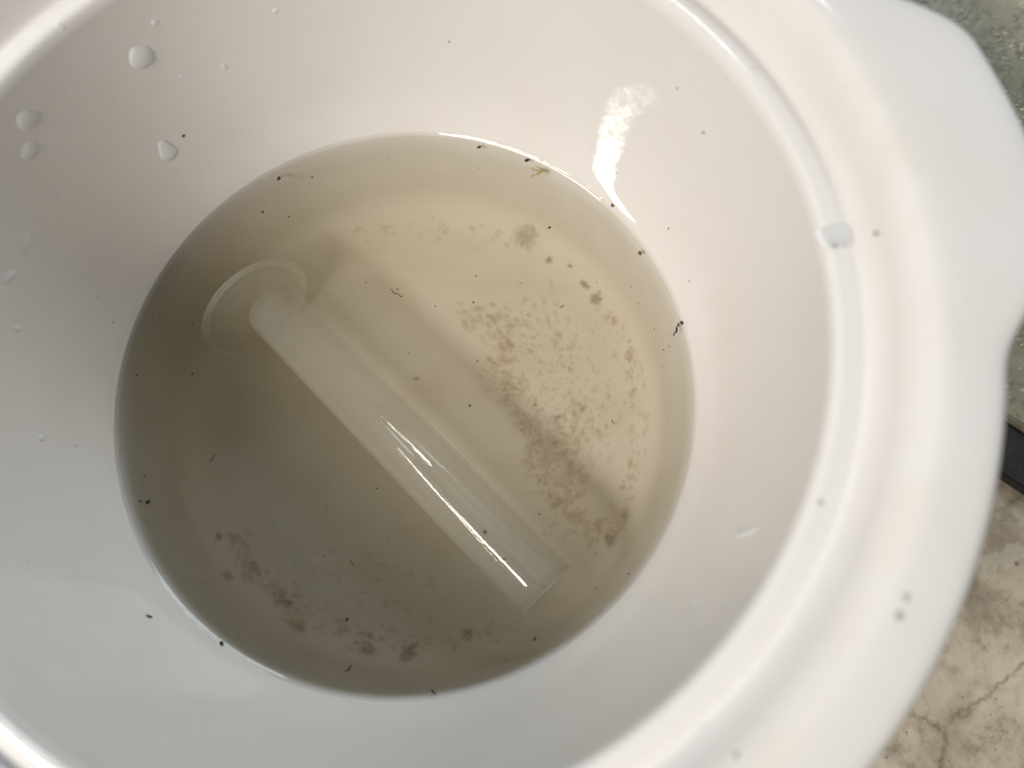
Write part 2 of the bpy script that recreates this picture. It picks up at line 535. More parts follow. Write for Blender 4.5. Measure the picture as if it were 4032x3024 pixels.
PROF, PK = [], []
for i in range(len(KEY) - 1):
    p0 = KEY[max(i - 1, 0)]
    p3 = KEY[min(i + 2, len(KEY) - 1)]
    for s in range(SUB):
        r, z = catmull(p0, KEY[i], KEY[i + 1], p3, s / SUB)
        PROF.append((max(r, 0.0), z))
        PK.append(i + s / SUB)
PROF.append(KEY[-1])
PK.append(len(KEY) - 1)
I_LEDGE = next(i for i, k in enumerate(PK) if k >= 12.6)
I_HAND0 = next(i for i, k in enumerate(PK) if k >= 20.0)
I_HAND1 = next(i for i, k in enumerate(PK) if k >= 24.4)
I_UNDER = next(i for i, k in enumerate(PK) if k >= 25.0)
NT = 360


def sstep(a, b, x):
    t = min(max((x - a) / (b - a), 0), 1)
    return t * t * (3 - 2 * t)


H_LO, H_HI = -7.5, 34.5


def lobe(deg):
    # tab handle: how far the rim's edge reaches out at this bearing
    d = (deg + 180) % 360 - 180
    return 0.0145 * sstep(H_LO, 6.0, d) * (1 - sstep(22.5, H_HI, d)) if H_LO < d < H_HI else 0.0


full_v, full_f = [], []
NP = len(PROF)
for j, (r, z) in enumerate(PROF):
    for k in range(NT):
        th = 2 * math.pi * k / NT
        deg = math.degrees(th)
        w = sstep(19.6, 22.2, PK[j]) * (1 - sstep(24.0, 25.6, PK[j]))
        rr = r + lobe(deg) * w
        if rr > 0.0001:
            rr *= 1 + 0.0018 * math.sin(2 * th + 0.6) + 0.0010 * math.sin(3 * th + 2.0)
        zz = z - 0.0012 * (lobe(deg) / 0.0145) * w
        full_v.append(Vector((rr * math.cos(th), rr * math.sin(th), zz)))
for j in range(NP - 1):
    for k in range(NT):
        k2 = (k + 1) % NT
        full_f.append((j, k, (j * NT + k, (j + 1) * NT + k, (j + 1) * NT + k2, j * NT + k2)))
# smooth normals of the whole pot, so that its parts meet without a seam
nor = [Vector((0, 0, 0)) for _ in full_v]
for j, k, f in full_f:
    a, b, c, d = (full_v[i] for i in f)
    n = (c - a).cross(d - b)
    if n.length > 1e-14:
        for i in f:
            nor[i] += n
nor = [n.normalized() if n.length > 0 else Vector((0, 0, 1 if i < NT * 20 else -1)) for i, n in enumerate(nor)]

pot = empty('glazed_pot', (0, 0, GZ))
tag(pot, 'white glazed ceramic pot with broad rim and tab handle, holding murky water', 'pot')


def pot_part(name, sel):
    ids, fs = {}, []
    for j, k, f in full_f:
        if sel(j, k):
            ff = []
            for i in f:
                ff.append(ids.setdefault(i, len(ids)))
            fs.append(tuple(ff))
    order = sorted(ids, key=ids.get)
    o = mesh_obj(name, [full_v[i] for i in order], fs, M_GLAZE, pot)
    o.location = (0, 0, -GZ)
    o.data.normals_split_custom_set_from_vertices([nor[i] for i in order])
    return o


def in_handle(j, k):
    d = (k + 0.5) * 360 / NT
    d = (d + 180) % 360 - 180
    return I_HAND0 <= j < I_HAND1 and H_LO + 1 < d < H_HI - 1


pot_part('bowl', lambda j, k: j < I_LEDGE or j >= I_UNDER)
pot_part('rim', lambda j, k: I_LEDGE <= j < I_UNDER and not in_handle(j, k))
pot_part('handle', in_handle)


def wall_z(r):
    # height of the inner wall at radius r
    for i in range(NP - 1):
        a, b = PROF[i], PROF[i + 1]
        if a[0] <= r <= b[0] and b[0] > a[0]:
            return a[1] + (b[1] - a[1]) * (r - a[0]) / (b[0] - a[0])
        if PK[i] > 21:
            break
    return -0.04


def wall_frame(x, y):
    # point and normal of the pot's inner surface above (x, y)
    r = math.hypot(x, y)
    h = 0.0004
    s = (wall_z(r + h) - wall_z(r - h)) / (2 * h)
    s = min(s, 12.0)
    n = Vector((-s * x / max(r, 1e-6), -s * y / max(r, 1e-6), 1)).normalized()
    return Vector((x, y, wall_z(r))), n


# ------------------------------------------------------------------ the tube, floating just under the surface
T_MOUTH = Vector((0.0420, -0.0565, -0.0087))
T_END = Vector((-0.0452, 0.0322, -0.0098))
T_R0, T_R1 = 0.0097, 0.0091
t_ax = (T_END - T_MOUTH)
T_LEN = t_ax.length
t_ax.normalize()


def frame(ax):
    u = ax.cross(Vector((0, 0, 1))).normalized()
    v = u.cross(ax).normalized()
    return u, v


def lathe(ax, origin, prof, seg=72, close=False):
    u, v = frame(ax)
    vs, fs = [], []
    for r, s in prof:
        for k in range(seg):
            a = 2 * math.pi * k / seg
            vs.append(origin + ax * s + (u * math.cos(a) + v * math.sin(a)) * r)
    n = len(prof)
    for j in range(n - 1 if not close else n):
        for k in range(seg):
            k2 = (k + 1) % seg
            j2 = (j + 1) % n
            fs.append((j * seg + k, j2 * seg + k, j2 * seg + k2, j * seg + k2))
    return vs, fs


tube = empty('plastic_tube', T_MOUTH)
tag(tube, 'frosted plastic tube floating across the murky water in the pot', 'tube')
TW = 0.0009


def tr_(s):
    return T_R0 + (T_R1 - T_R0) * s / T_LEN


org = Vector((0, 0, 0))
steps = [T_LEN * i / 24 for i in range(25)]
prof = [(tr_(s), s) for s in [0.0008] + steps[1:-1] + [T_LEN - 0.0022]] + [(tr_(s) - TW, s) for s in [T_LEN - 0.0022] + steps[-2:0:-1] + [0.0008]]
vs, fs = lathe(t_ax, org, prof, 72, True)
mesh_obj('barrel', vs, fs, M_TUBE, tube)
# the mouth's thickened edge
prof = [(T_R0 + 0.00006, 0.0009), (T_R0 + 0.0001, 0.0002), (T_R0 - 0.0002, 0.0), (T_R0 - TW + 0.0001, 0.0), (T_R0 - TW - 0.00012, 0.0004), (T_R0 - TW - 0.0001, 0.0010)]
vs, fs = lathe(t_ax, org, prof, 72)
mesh_obj('mouth_edge', vs, fs, M_TUBE, tube)
# the rounded closed end
prof = [(T_R1 + 0.00005, T_LEN - 0.0021)] + [(T_R1 * (1 - 0.16 * (1 - math.cos(a))) - 0.0006 * math.sin(a), T_LEN - 0.0021 + 0.0026 * math.sin(a)) for a in [math.radians(d) for d in range(8, 91, 10)]] + \
       [(0.004, T_LEN + 0.0006), (0.0, T_LEN + 0.0006)]
vs, fs = lathe(t_ax, org, prof, 72)
mesh_obj('closed_end', vs, fs, M_TUBE, tube)

# ------------------------------------------------------------------ the disc sunk beyond the tube's closed end
D_C = Vector((-0.0533, 0.0345, -0.0205))
D_R = 0.0197
d_ax = (Vector((0.70, -0.71, 0.0)).normalized() * math.cos(math.radians(10)) + Vector((0, 0, 1)) * math.sin(math.radians(10))).normalized()
disc = empty('plastic_disc', D_C - Vector((0, 0, 0.018)))
tag(disc, 'translucent round plastic disc sunk beyond the closed end of the tube', 'disc')
prof = [(0.0, 0.0005), (0.006, 0.0005), (D_R - 0.0022, 0.0005), (D_R - 0.0022, -0.0005), (0.006, -0.0005), (0.0, -0.0005)]
vs, fs = lathe(d_ax, Vector((0, 0, 0.018)), prof, 96)
mesh_obj('plate', vs, fs, M_DISC, disc)
prof = [(D_R - 0.0021, 0.00055), (D_R - 0.0016, 0.0008), (D_R - 0.0005, 0.0008), (D_R, 0.0004), (D_R, -0.0004), (D_R - 0.0005, -0.0008), (D_R - 0.0016, -0.0008), (D_R - 0.0021, -0.00055)]
vs, fs = lathe(d_ax, Vector((0, 0, 0.018)), prof, 96, True)
mesh_obj('raised_edge', vs, fs, M_DISC_EDGE, disc)

# ------------------------------------------------------------------ the water
NR, NA = 190, 720
u_t, v_t = frame(t_ax)


def water_h(x, y, dwall):
    h = 0.0018 * math.exp(-dwall / 0.0019)
    # the skin of water climbs where the tube breaks the surface
    rel = Vector((x, y, 0)) - T_MOUTH
    s = rel.dot(t_ax)
    if -0.004 < s < T_LEN:
        d = abs(rel.dot(u_t))
        top = T_MOUTH.z + t_ax.z * s + tr_(max(s, 0))
        rr = tr_(max(s, 0))
        if top > 0:
            hw = math.sqrt(max(rr * rr - (rr - top) ** 2, 0))
            e = max(d - hw, 0)
            fade = sstep(-0.004, 0.002, s)
            h += 0.0006 * fade * math.exp(-e / 0.0011) * (1 if d > hw * 0.7 else d / (hw * 0.7 + 1e-9))
    return h


wv, wf = [], []
rad = []
for j in range(NR + 1):
    t = j / NR
    rad.append(0.0868 * (1 - (1 - t) ** 1.35) if j else 0.0)
for j in range(1, NR + 1):
    for k in range(NA):
        a = 2 * math.pi * k / NA
        r = rad[j] * (1 + 0.0018 * math.sin(2 * a + 0.6) + 0.0010 * math.sin(3 * a + 2.0))
        x, y = r * math.cos(a), r * math.sin(a)
        jit = 0.00008 * noise.noise(Vector((x * 90, y * 90, 3.1)))
        wv.append((x, y, water_h(x, y, max(0.0855 + jit - rad[j], 0))))
for j in range(NR - 1):
    for k in range(NA):
        k2 = (k + 1) % NA
        wf.append((j * NA + k, j * NA + k2, (j + 1) * NA + k2, (j + 1) * NA + k))
wv.append((0, 0, water_h(0, 0, 0.08)))
ci = len(wv) - 1
for k in range(NA):
    wf.append((ci, (k + 1) % NA, k))
wf = [f if len(f) == 4 else (f[0], f[2], f[1]) for f in wf]
base_i = len(wv)
under = [(0.0866, 0.0005), (0.0843, -0.012), (0.0820, -0.024), (0.0788, -0.0342), (0.0735, -0.0394), (0.064, -0.0408), (0.03, -0.0412)]
for r, z in under:
    for k in range(NA):
        a = 2 * math.pi * k / NA
        wv.append((r * math.cos(a), r * math.sin(a), z))
prev = (NR - 1) * NA
for j in range(len(under)):
    cur = base_i + j * NA
    for k in range(NA):
        k2 = (k + 1) % NA
        wf.append((prev + k, prev + k2, cur + k2, cur + k))
    prev = cur
wf.append(tuple(prev + k for k in range(NA))[::-1])
water = mesh_obj('water', wv, wf, M_WATER)
bm = bmesh.new()
bm.from_mesh(water.data)
bmesh.ops.recalc_face_normals(bm, faces=bm.faces)
bm.to_mesh(water.data)
bm.free()
tag(water, 'murky brown water lying in the white pot', 'water', kind='structure')


# ------------------------------------------------------------------ small things
def blob_mesh(name, seed, flat, mat, rough=0.45, sub=2, stretch=1.0):
    # lumpy little body, unit radius, flattened along z
    bm = bmesh.new()
    bmesh.ops.create_icosphere(bm, subdivisions=sub, radius=1.0)
    for v in bm.verts:
        n = noise.noise(v.co * 1.6 + Vector((seed * 3.7, seed * 1.3, 0))) + 0.6 * noise.noise(v.co * 4.0 + Vector((0, seed * 2.1, 5)))
        v.co = v.co * (1 + rough * n)
        v.co.z *= flat
        v.co.x *= stretch
    me = bpy.data.meshes.new(name)
    bm.to_mesh(me)
    bm.free()
    me.polygons.foreach_set('use_smooth', [True] * len(me.polygons))
    me.materials.append(mat)
    return me


def orient(n, spin):
    return (n.to_track_quat('Z', 'Y').to_matrix() @ Matrix.Rotation(spin, 3, 'Z')).to_4x4()


def put(name, me, loc, n=Vector((0, 0, 1)), spin=0.0, scale=(1, 1, 1)):
    o = bpy.data.objects.new(name, me)
    o.matrix_world = Matrix.Translation(loc) @ orient(n, spin) @ Matrix.Diagonal((*scale, 1))
    col.objects.link(o)
    return o


def twig_mesh(name, pts, r, mat, seg=6):
    vs, fs = [], []
    n = len(pts)
    for i, p in enumerate(pts):
        p = Vector(p)
        d = (Vector(pts[min(i + 1, n - 1)]) - Vector(pts[max(i - 1, 0)])).normalized()
        u = d.cross(Vector((0, 0, 1))).normalized()
        v = u.cross(d)
        rr = r * (0.45 + 0.55 * math.sin(math.pi * (0.15 + 0.7 * i / (n - 1)))) * (1 + 0.35 * math.sin(i * 2.3))
        for k in range(seg):
            a = 2 * math.pi * k / seg
            vs.append(p + (u * math.cos(a) + v * math.sin(a)) * rr)
    for i in range(n - 1):
        for k in range(seg):
            k2 = (k + 1) % seg
            fs.append((i * seg + k, i * seg + k2, (i + 1) * seg + k2, (i + 1) * seg + k))
    fs.append(tuple(range(seg))[::-1])
    fs.append(tuple((n - 1) * seg + k for k in range(seg)))
    me = bpy.data.meshes.new(name)
    me.from_pydata([tuple(v) for v in vs], [], fs)
    me.polygons.foreach_set('use_smooth', [True] * len(me.polygons))
    me.materials.append(mat)
    return me


def bent(length, bend, n=7):
    return [(length * (i / (n - 1) - 0.5), bend * math.sin(math.pi * i / (n - 1)) + 0.06 * length * math.sin(i * 2.1), 0) for i in range(n)]


def wz(x, y):
    return water_h(x, y, max(0.0855 - math.hypot(x, y), 0))


# scraps afloat: name, x, y, length, radius, spin, bend, material, label, category
TWIGS = [
    ('twig', .0808, .0187, .0042, .00028, 1.2, .0002, M_BLACK, 'short straight black twig floating at the right edge of the water', 'twig'),
    ('twig', -.0125, -.0770, .0024, .00022, .85, .0003, M_BLACK, 'thin bent brown twig afloat near the water edge at the bottom', 'twig'),
    ('twig', -.0555, -.0189, .0026, .00016, 1.1, .0002, M_BLACK, 'hair-thin dark twig afloat on the left side of the water', 'twig'),
    ('stem', -.0030, .0316, .0046, .00022, -.55, .0003, M_BROWN, 'brown bent stem floating above the tube in the middle of the water', 'stem'),
    ('twig', .0615, -.0089, .0013, .00015, -1.1, .0003, M_BLACK, 'tiny hooked black twig over the pale silt at right', 'twig'),
    ('twig', .0471, .0265, .0014, .00016, .5, .0001, M_BLACK, 'tiny slanted black twig over the upper right silt', 'twig'),
    ('twig', -.0129, -.0488, .0016, .00013, -1.0, .0001, M_BLACK, 'faint hair-like scrap in the dark water below the tube', 'twig'),
    ('twig', .0111, -.0829, .0017, .00025, -.8, .0002, M_BLACK, 'small dark stub at the bottom edge of the water', 'twig'),
    ('twig', -.0639, .0067, .0010, .00018, 1.3, .0001, M_BLACK, 'tiny upright dark scrap left of the tube', 'twig'),
]
for nm, x, y, ln, r, sp, bd, mt, lab, cat in TWIGS:
    o = put(nm, twig_mesh(nm, bent(ln, bd), r, mt), Vector((x, y, wz(x, y) + r * 0.3)), spin=sp)
    tag(o, lab, cat, 'scraps floating on the water')

FLAKES = [
    (-.0419, .0706, .00075, M_BLACK, 'ragged black flake floating at the upper left of the water'),
    (-.0463, .0593, .00055, M_BLACK, 'angular black flake floating just inside the upper left water edge'),
    (.0368, .0750, .00085, M_BLACK, 'round black flake at the top water edge beside the grass scrap'),
    (.0437, .0522, .00050, M_BLACK, 'dark flake above the brown silt patch near the top'),
    (.0824, .0204, .00055, M_BLACK, 'black round seed beside the straight twig at the right edge'),
    (-.0731, -.0316, .00080, M_BLACK, 'two-lobed dark flake at the left edge of the water'),
    (-.0752, -.0313, .00045, M_BROWN, 'small brown flake next to the two-lobed one at far left'),
    (-.0476, -.0707, .00075, M_BLACK, 'black flake stuck on the bright waterline at lower left'),
    (-.0135, -.0642, .00055, M_BLACK, 'dark wedge-shaped flake in the lower shadowed water'),
    (.0384, -.0693, .00045, M_BLACK, 'small black dot below the mouth of the tube'),
    (.0245, -.0405, .00060, M_BLACK, 'dark flake sitting on the wet top of the tube'),
    (.0301, -.0479, .00055, M_BROWN, 'brownish flake on the tube close to its mouth'),
    (.0187, -.0837, .00055, M_BROWN, 'oval brown flake at the bottom water edge'),
    (.0198, -.0039, .00040, M_BLACK, 'lone black dot right of the tube in the middle of the pot'),
    (.0205, .0282, .00035, M_BLACK, 'lone black dot in the upper middle of the water'),
    (.0217, .0801, .00055, M_BLACK, 'dark triangular flake where the bright waterline starts at top'),
    (.0711, .0431, .00060, M_BROWN, 'brown flake at the water edge under the end of the bright waterline'),
]
for i, (x, y, s, mt, lab) in enumerate(FLAKES):
    me = blob_mesh('flake', 11 + i, 0.35, mt, 0.7, 2, 1.0 + 0.5 * random.random())
    o = put('flake', me, Vector((x, y, wz(x, y) + s * 0.1)), spin=random.uniform(0, 6.28), scale=(s * .85, s * random.uniform(.6, .85), s * .7))
    tag(o, lab, 'flake', 'scraps floating on the water')

# straw-coloured scrap of grass on the upper waterline, several crossed blades
gx, gy = .0408, .0712
grass = empty('grass_scrap', (gx, gy, wz(gx, gy)))
tag(grass, 'straw-coloured tangle of grass caught on the top waterline', 'grass scrap')
for ln, sp, dx, dy, r in ((.0052, -.15, 0, 0, .00022), (.0044, .45, -.0008, -.0011, .0002), (.0030, .9, .0006, -.0004, .0002), (.0034, -.6, -.0012, .0003, .00026)):
    b = bpy.data.objects.new('blade', twig_mesh('blade', bent(ln, .0003), r, M_GRASS))
    b.parent = grass
    b.location = (dx, dy, .0002)
    b.rotation_euler = (0, 0, sp)
    col.objects.link(b)


def speck_cloud(name, pts, mats, parent=None, flat=0.3, seg=6):
    # many loose specks: irregular little pads, one mesh
    vs, fs, mi = [], [], []
    for p, n, s, m, st, sp in pts:
        mtx = orient(n, sp)
        b = len(vs)
        for lay, (k_r, k_z) in enumerate(((1.0, 0.0), (0.72, flat))):
            for k in range(seg):
                a = 2 * math.pi * k / seg
                rr = s * k_r * (1 + 0.45 * noise.noise(Vector((math.cos(a) * 1.7, math.sin(a) * 1.7, p.x * 900 + p.y * 700))))
                q = mtx @ Vector((rr * st * math.cos(a), rr * math.sin(a), s * k_z))
                vs.append(p + q)
        for k in range(seg):
            k2 = (k + 1) % seg
            fs.append((b + k, b + k2, b + seg + k2, b + seg + k))
            mi.append(m)
        fs.append(tuple(b + seg + k for k in range(seg)))
        mi.append(m)
    o = mesh_obj(name, vs, fs, None, parent)
    for m in mats:
        o.data.materials.append(m)
    o.data.polygons.foreach_set('material_index', mi)
    return o


UP = Vector((0, 0, 1))
pts = []
for _ in range(75):
    r = 0.083 * math.sqrt(random.random())
    if random.random() < 0.3:
        r = random.uniform(0.074, 0.0845)
    a = random.uniform(0, 6.283)
    x, y = r * math.cos(a), r * math.sin(a)
    s = 0.00010 + 0.00022 * random.random() ** 3
    pts.append((Vector((x, y, wz(x, y) + 0.00004)), UP, s, 0 if random.random() < .75 else 1, random.uniform(.8, 2.4), random.uniform(0, 3.14)))
o = speck_cloud('floating_specks', pts, [M_BLACK, M_BROWN])
tag(o, 'fine dark specks scattered over the surface of the murky water', 'specks', kind='stuff')

# silt on the bottom: clusters follow the drift the water left behind
FZ = -0.0398
paths = [([(.0134, .0364), (.0296, .0361), (.0264, .0177), (.0328, .0078), (.0374, -.0082), (.0419, -.0222)], 420, .0050, .0008, 0),
         ([(.0604, .0429), (.0700, .0250), (.0723, .0172), (.0732, -.0022), (.0675, -.0322)], 180, .0035, .0007, 0),
         ([(.0437, .0013), (.0578, .0012), (.0451, -.0145), (.0520, -.0180)], 430, .0090, .00065, 1),
         ([(.0361, .0412), (.0464, .0275), (.0500, .0140)], 200, .0100, .0006, 1),
         ([(.0419, -.0222), (.0520, -.0330), (.0640, -.0400)], 160, .0055, .0008, 0),
         ([(-.0610, -.0380), (-.0560, -.0485), (-.0480, -.0570), (-.0360, -.0645), (-.0146, -.0715), (.0076, -.0725), (.0300, -.0680)], 260, .0034, .0008, 1),
         ([(-.0241, .0690), (.0077, .0720), (.0362, .0640)], 60, .0040, .0006, 1),
         ([(-.0422, -.0450), (.0, -.0600)], 90, .0120, .0006, 1)]
pts = []
for pth, cnt, spread, size, mi in paths:
    for _ in range(cnt):
        t = random.random() * (len(pth) - 1)
        i = min(int(t), len(pth) - 2)
        f = t - i
        x = pth[i][0] * (1 - f) + pth[i + 1][0] * f + random.gauss(0, spread * 0.6)
        y = pth[i][1] * (1 - f) + pth[i + 1][1] * f + random.gauss(0, spread * 0.6)
        r = math.hypot(x, y)
        if r > 0.0765:
            continue
        p, n = wall_frame(x, y)
        s = size * (0.35 + 1.1 * random.random() ** 2)
        pts.append((p + n * (0.00006 + 0.0004 * random.random()), n, s, mi if random.random() < .6 else 0, random.uniform(1.0, 2.6), random.gauss(-0.15, .5)))
vs, fs, mi, th = [], [], [], []
for p, n, s, m, st, sp in pts:
    mtx = orient(n, sp)
    b = len(vs)
    vs.append(p + n * 0.0001)
    th.append(1.0)
    for k in range(8):
        a = 2 * math.pi * k / 8
        rr = s * 1.5 * (1 + 0.5 * noise.noise(Vector((math.cos(a) * 1.7, math.sin(a) * 1.7, p.x * 900 + p.y * 700))))
        vs.append(p + mtx @ Vector((rr * st * math.cos(a), rr * math.sin(a), 0)))
        th.append(0.0)
    for k in range(8):
        fs.append((b, b + 1 + k, b + 1 + (k + 1) % 8))
        mi.append(m)
o = mesh_obj('settled_silt', vs, fs, None)
o.data.materials.append(M_SILT)
o.data.materials.append(M_SILTG)
o.data.polygons.foreach_set('material_index', mi)
at = o.data.attributes.new('thickness', 'FLOAT', 'POINT')
at.data.foreach_set('value', th)
tag(o, 'thin drifts of brown silt settled on the bottom of the pot', 'silt', kind='stuff')

CLUMPS = [
    (.0362, .0657, .0042, .0036, M_CLUMPB, 'large cloudy brown silt clump on the upper right of the bottom'),
    (.0439, .0576, .0013, .0010, M_CLUMP, 'small grey clump just right of the large brown one'),
    (.0512, .0548, .0009, .0007, M_CLUMP, 'tiny grey clump between the brown cloud and the grey pair'),
    (.0564, .0478, .0019, .0012, M_CLUMP, 'upper one of the pair of grey clumps at right'),
    (.0604, .0429, .0017, .0021, M_CLUMP, 'lower one of the pair of grey clumps at right'),
    (-.0019, -.0755, .0026, .0026, M_CLUMP, 'dark grey square clump at the bottom of the pot'),
    (-.0146, -.0745, .0024, .0020, M_CLUMPB, 'pale olive clump left of the dark square one'),
    (-.0422, -.0597, .0022, .0012, M_CLUMP, 'oval dark clump at the lower left of the bottom'),
    (-.0381, -.0670, .0030, .0022, M_CLUMPB, 'smeared brown clump below the oval dark one'),
    (.0167, -.0694, .0017, .0019, M_CLUMP, 'grey drop-shaped clump below the tube mouth'),
    (.0628, -.0407, .0019, .0017, M_CLUMP, 'blackish clump right of the tube mouth'),
    (.0675, -.0322, .0022, .0014, M_CLUMPB, 'brownish clump above the blackish one at right'),
    (-.0656, -.0389, .0012, .0011, M_CLUMP, 'round grey clump at the left end of the silt ring'),
    (-.0599, -.0513, .0018, .0019, M_CLUMPB, 'faint brown clump on the left part of the silt ring'),
    (-.0023, .0151, .0009, .0006, M_CLUMP, 'tiny dark clump in the shade right of the tube'),
]
for i, (x, y, a, b, mt, lab) in enumerate(CLUMPS):
    p, n = wall_frame(x, y)
    # a low ragged heap: thick in the middle, thinning out to nothing at its edge
    vs, fs, th = [Vector((0, 0, 0.5))], [], [1.0]
    RG, SG = 6, 28
    for j in range(1, RG + 1):
        for k in range(SG):
            an = 2 * math.pi * k / SG
            q = Vector((math.cos(an) * 1.4, math.sin(an) * 1.4, i * 5.3))
            rag = 1 + 0.55 * noise.noise(q) + 0.35 * noise.noise(q * 2.7)
            t = j / RG
            rr = 1.5 * t * rag
            hgt = (1 - t * t) * 0.4 + 0.12 * noise.noise(Vector((rr * math.cos(an) * 4, rr * math.sin(an) * 4, i))) * (1 - t)
            vs.append(Vector((rr * math.cos(an), rr * math.sin(an), hgt)))
            th.append(max(0.0, (1 - sstep(0.35, 1.0, t)) * (0.85 + 0.6 * noise.noise(Vector((rr * math.cos(an) * 3, rr * math.sin(an) * 3, i * 2.0))))))
    for k in range(SG):
        fs.append((0, 1 + k, 1 + (k + 1) % SG))
    for j in range(RG - 1):
        for k in range(SG):
            k2 = (k + 1) % SG
            fs.append((1 + j * SG + k, 1 + (j + 1) * SG + k, 1 + (j + 1) * SG + k2, 1 + j * SG + k2))
    vs = [Vector((v.x * a, v.y * b, v.z * min(a, b))) for v in vs]
    me = bpy.data.meshes.new('silt_clump')
    me.from_pydata([tuple(v) for v in vs], [], fs)
    me.polygons.foreach_set('use_smooth', [True] * len(me.polygons))
    me.materials.append(mt)
    me.attributes.new('thickness', 'FLOAT', 'POINT').data.foreach_set('value', th)
    o = put('silt_clump', me, p + n * 0.0005, n, 0.0)
    tag(o, lab, 'silt clump', 'silt clumps on the bottom of the pot')


# ---- droplets and dirt on the dry glaze
def drop_mesh(name, seed, mat=M_DROP, tail=0.0):
    vs, fs = [], []
    rings, seg = 7, 22
    for j in range(rings + 1):
        t = j / rings
        r = math.sin(t * math.pi / 2)
        z = math.cos(t * math.pi / 2)
        for k in range(seg):
            a = 2 * math.pi * k / seg
            w = 1 + 0.20 * noise.noise(Vector((math.cos(a) * 1.3, math.sin(a) * 1.3, seed * 2.7)))
            x = r * w * math.cos(a)
            y = r * w * math.sin(a)
            if y > 0:
                y *= 1 + tail
                x *= 1 - 0.35 * min(tail, 1) * y / (1 + tail)
            vs.append((x, y, 0.30 * z - 0.03))
    for j in range(rings):
        for k in range(seg):
            k2 = (k + 1) % seg
            fs.append((j * seg + k, (j + 1) * seg + k, (j + 1) * seg + k2, j * seg + k2))
    me = bpy.data.meshes.new(name)
    me.from_pydata(vs, [], fs)
    me.polygons.foreach_set('use_smooth', [True] * len(me.polygons))
    me.materials.append(mat)
    return me


def wall_orient(x, y, spin):
    p, n = wall_frame(x, y)
    up = (Vector((0, 0, 1)) - n * n.z)
    up = up.normalized() if up.length > 1e-4 else Vector((0, 1, 0))
    right = up.cross(n).normalized()
    m = Matrix((right, up, n)).transposed()
    return p, n, (m @ Matrix.Rotation(spin, 3, 'Z')).to_4x4()


DROPS = [
    (-.0615, .0769, .0034, .0032, .3, .2, 'large round water drop on the upper left wall of the pot'),
    (-.0656, .0658, .0030, .0027, -.1, .7, 'large drop with a short tail just above the water at upper left'),
    (-.0836, .0542, .0030, .0027, 0, 0, 'faint round drop at far left, upper of a close pair'),
    (-.0858, .0491, .0026, .0023, 0, 0, 'faint round drop at far left, lower of a close pair'),
    (-.0918, .0301, .0036, .0014, .2, .2, 'wide flat smear of water on the left wall'),
    (-.0557, .0823, .0011, .0010, .4, .2, 'small bright drop near the top left above the large round one'),
    (-.0459, .0841, .0009, .0011, .4, .3, 'small bright drop right of the large round one'),
    (-.0559, .0787, .0007, .0007, 0, 0, 'tiny bright drop just below right of the large round one'),
    (-.0715, .0719, .0009, .0010, .2, .3, 'small drop under the rim at the top left corner'),
    (-.0750, .0647, .0007, .0019, .8, .3, 'thin slanted dash of water left of the large round drop'),
    (-.0858, .0444, .0009, .0010, .2, .1, 'lone small drop below the far left pair'),
    (-.0949, .0091, .0009, .0011, 0, .2, 'small drop halfway down the left wall near the picture edge'),
    (-.0944, .0208, .0028, .0012, -.5, .2, 'slanted smear of water at the left edge of the picture'),
    (-.0912, -.0176, .0008, .0009, 0, .1, 'lowest small drop on the left wall'),
    (-.0503, .0818, .0004, .0004, 0, 0, 'pin-sized drop between the two small drops at upper left'),
    (-.0290, .0933, .0009, .0009, 0, .2, 'small pale drop high on the wall at the top'),
    (.0864, -.0446, .0011, .0060, .15, .1, 'long upright run of water on the lower right wall'),
    (.0754, -.0594, .0008, .0030, .25, .1, 'short slanted run of water below the long one at right'),
    (.0880, -.0639, .0009, .0009, 0, 0, 'small bright drop on the ledge at lower right'),
    (.0676, -.0856, .0016, .0030, .5, .3, 'curved bright drop on the ledge near the bottom edge'),
    (.0701, -.0829, .0026, .0022, .5, .2, 'clear drop beside the curved bright one on the ledge'),
    (.1040, .0150, .0030, .0046, 0, .1, 'clear oval drop on the lid ledge at right with two grains in it'),
]
for i, (x, y, a, b, sp, tail, lab) in enumerate(DROPS):
    p, n, m = wall_orient(x, y, sp)
    me = drop_mesh('water_drop', i + 1, M_CLEAR if i >= 19 else M_DROP, tail=tail)
    o = bpy.data.objects.new('water_drop', me)
    o.matrix_world = Matrix.Translation(p) @ m @ Matrix.Diagonal((a, b, min(a, b) * (0.45 if i >= 19 else 1.0), 1))
    col.objects.link(o)
    tag(o, lab, 'water drop', 'water drops clinging to the glaze')

# added highlight patch on the upper right wall, normals turned to mirror the window
GLINT = [(48.5, .0969, 45.5, .0976), (50.32, .096, 42.98, .0979), (51.04, .0954, 41.63, .0979), (51.3, .0948, 41.94, .0973), (51.36, .0942, 43.02, .0965),
        (51.25, .0936, 44.15, .0957), (51.5, .0924, 45.44, .0943), (50.84, .0912, 44.94, .0932), (50.55, .0898, 44.91, .0918), (50.24, .0881, 45.15, .0902),
        (48.99, .0874, 44.3, .0895), (46.97, .087, 44.13, .0882), (44.62, .0865, 42.78, .0874), (42.38, .0862, 40.74, .0871), (39.81, .0861, 38.64, .0868), (36.3, .0865, 35.95, .0867)]


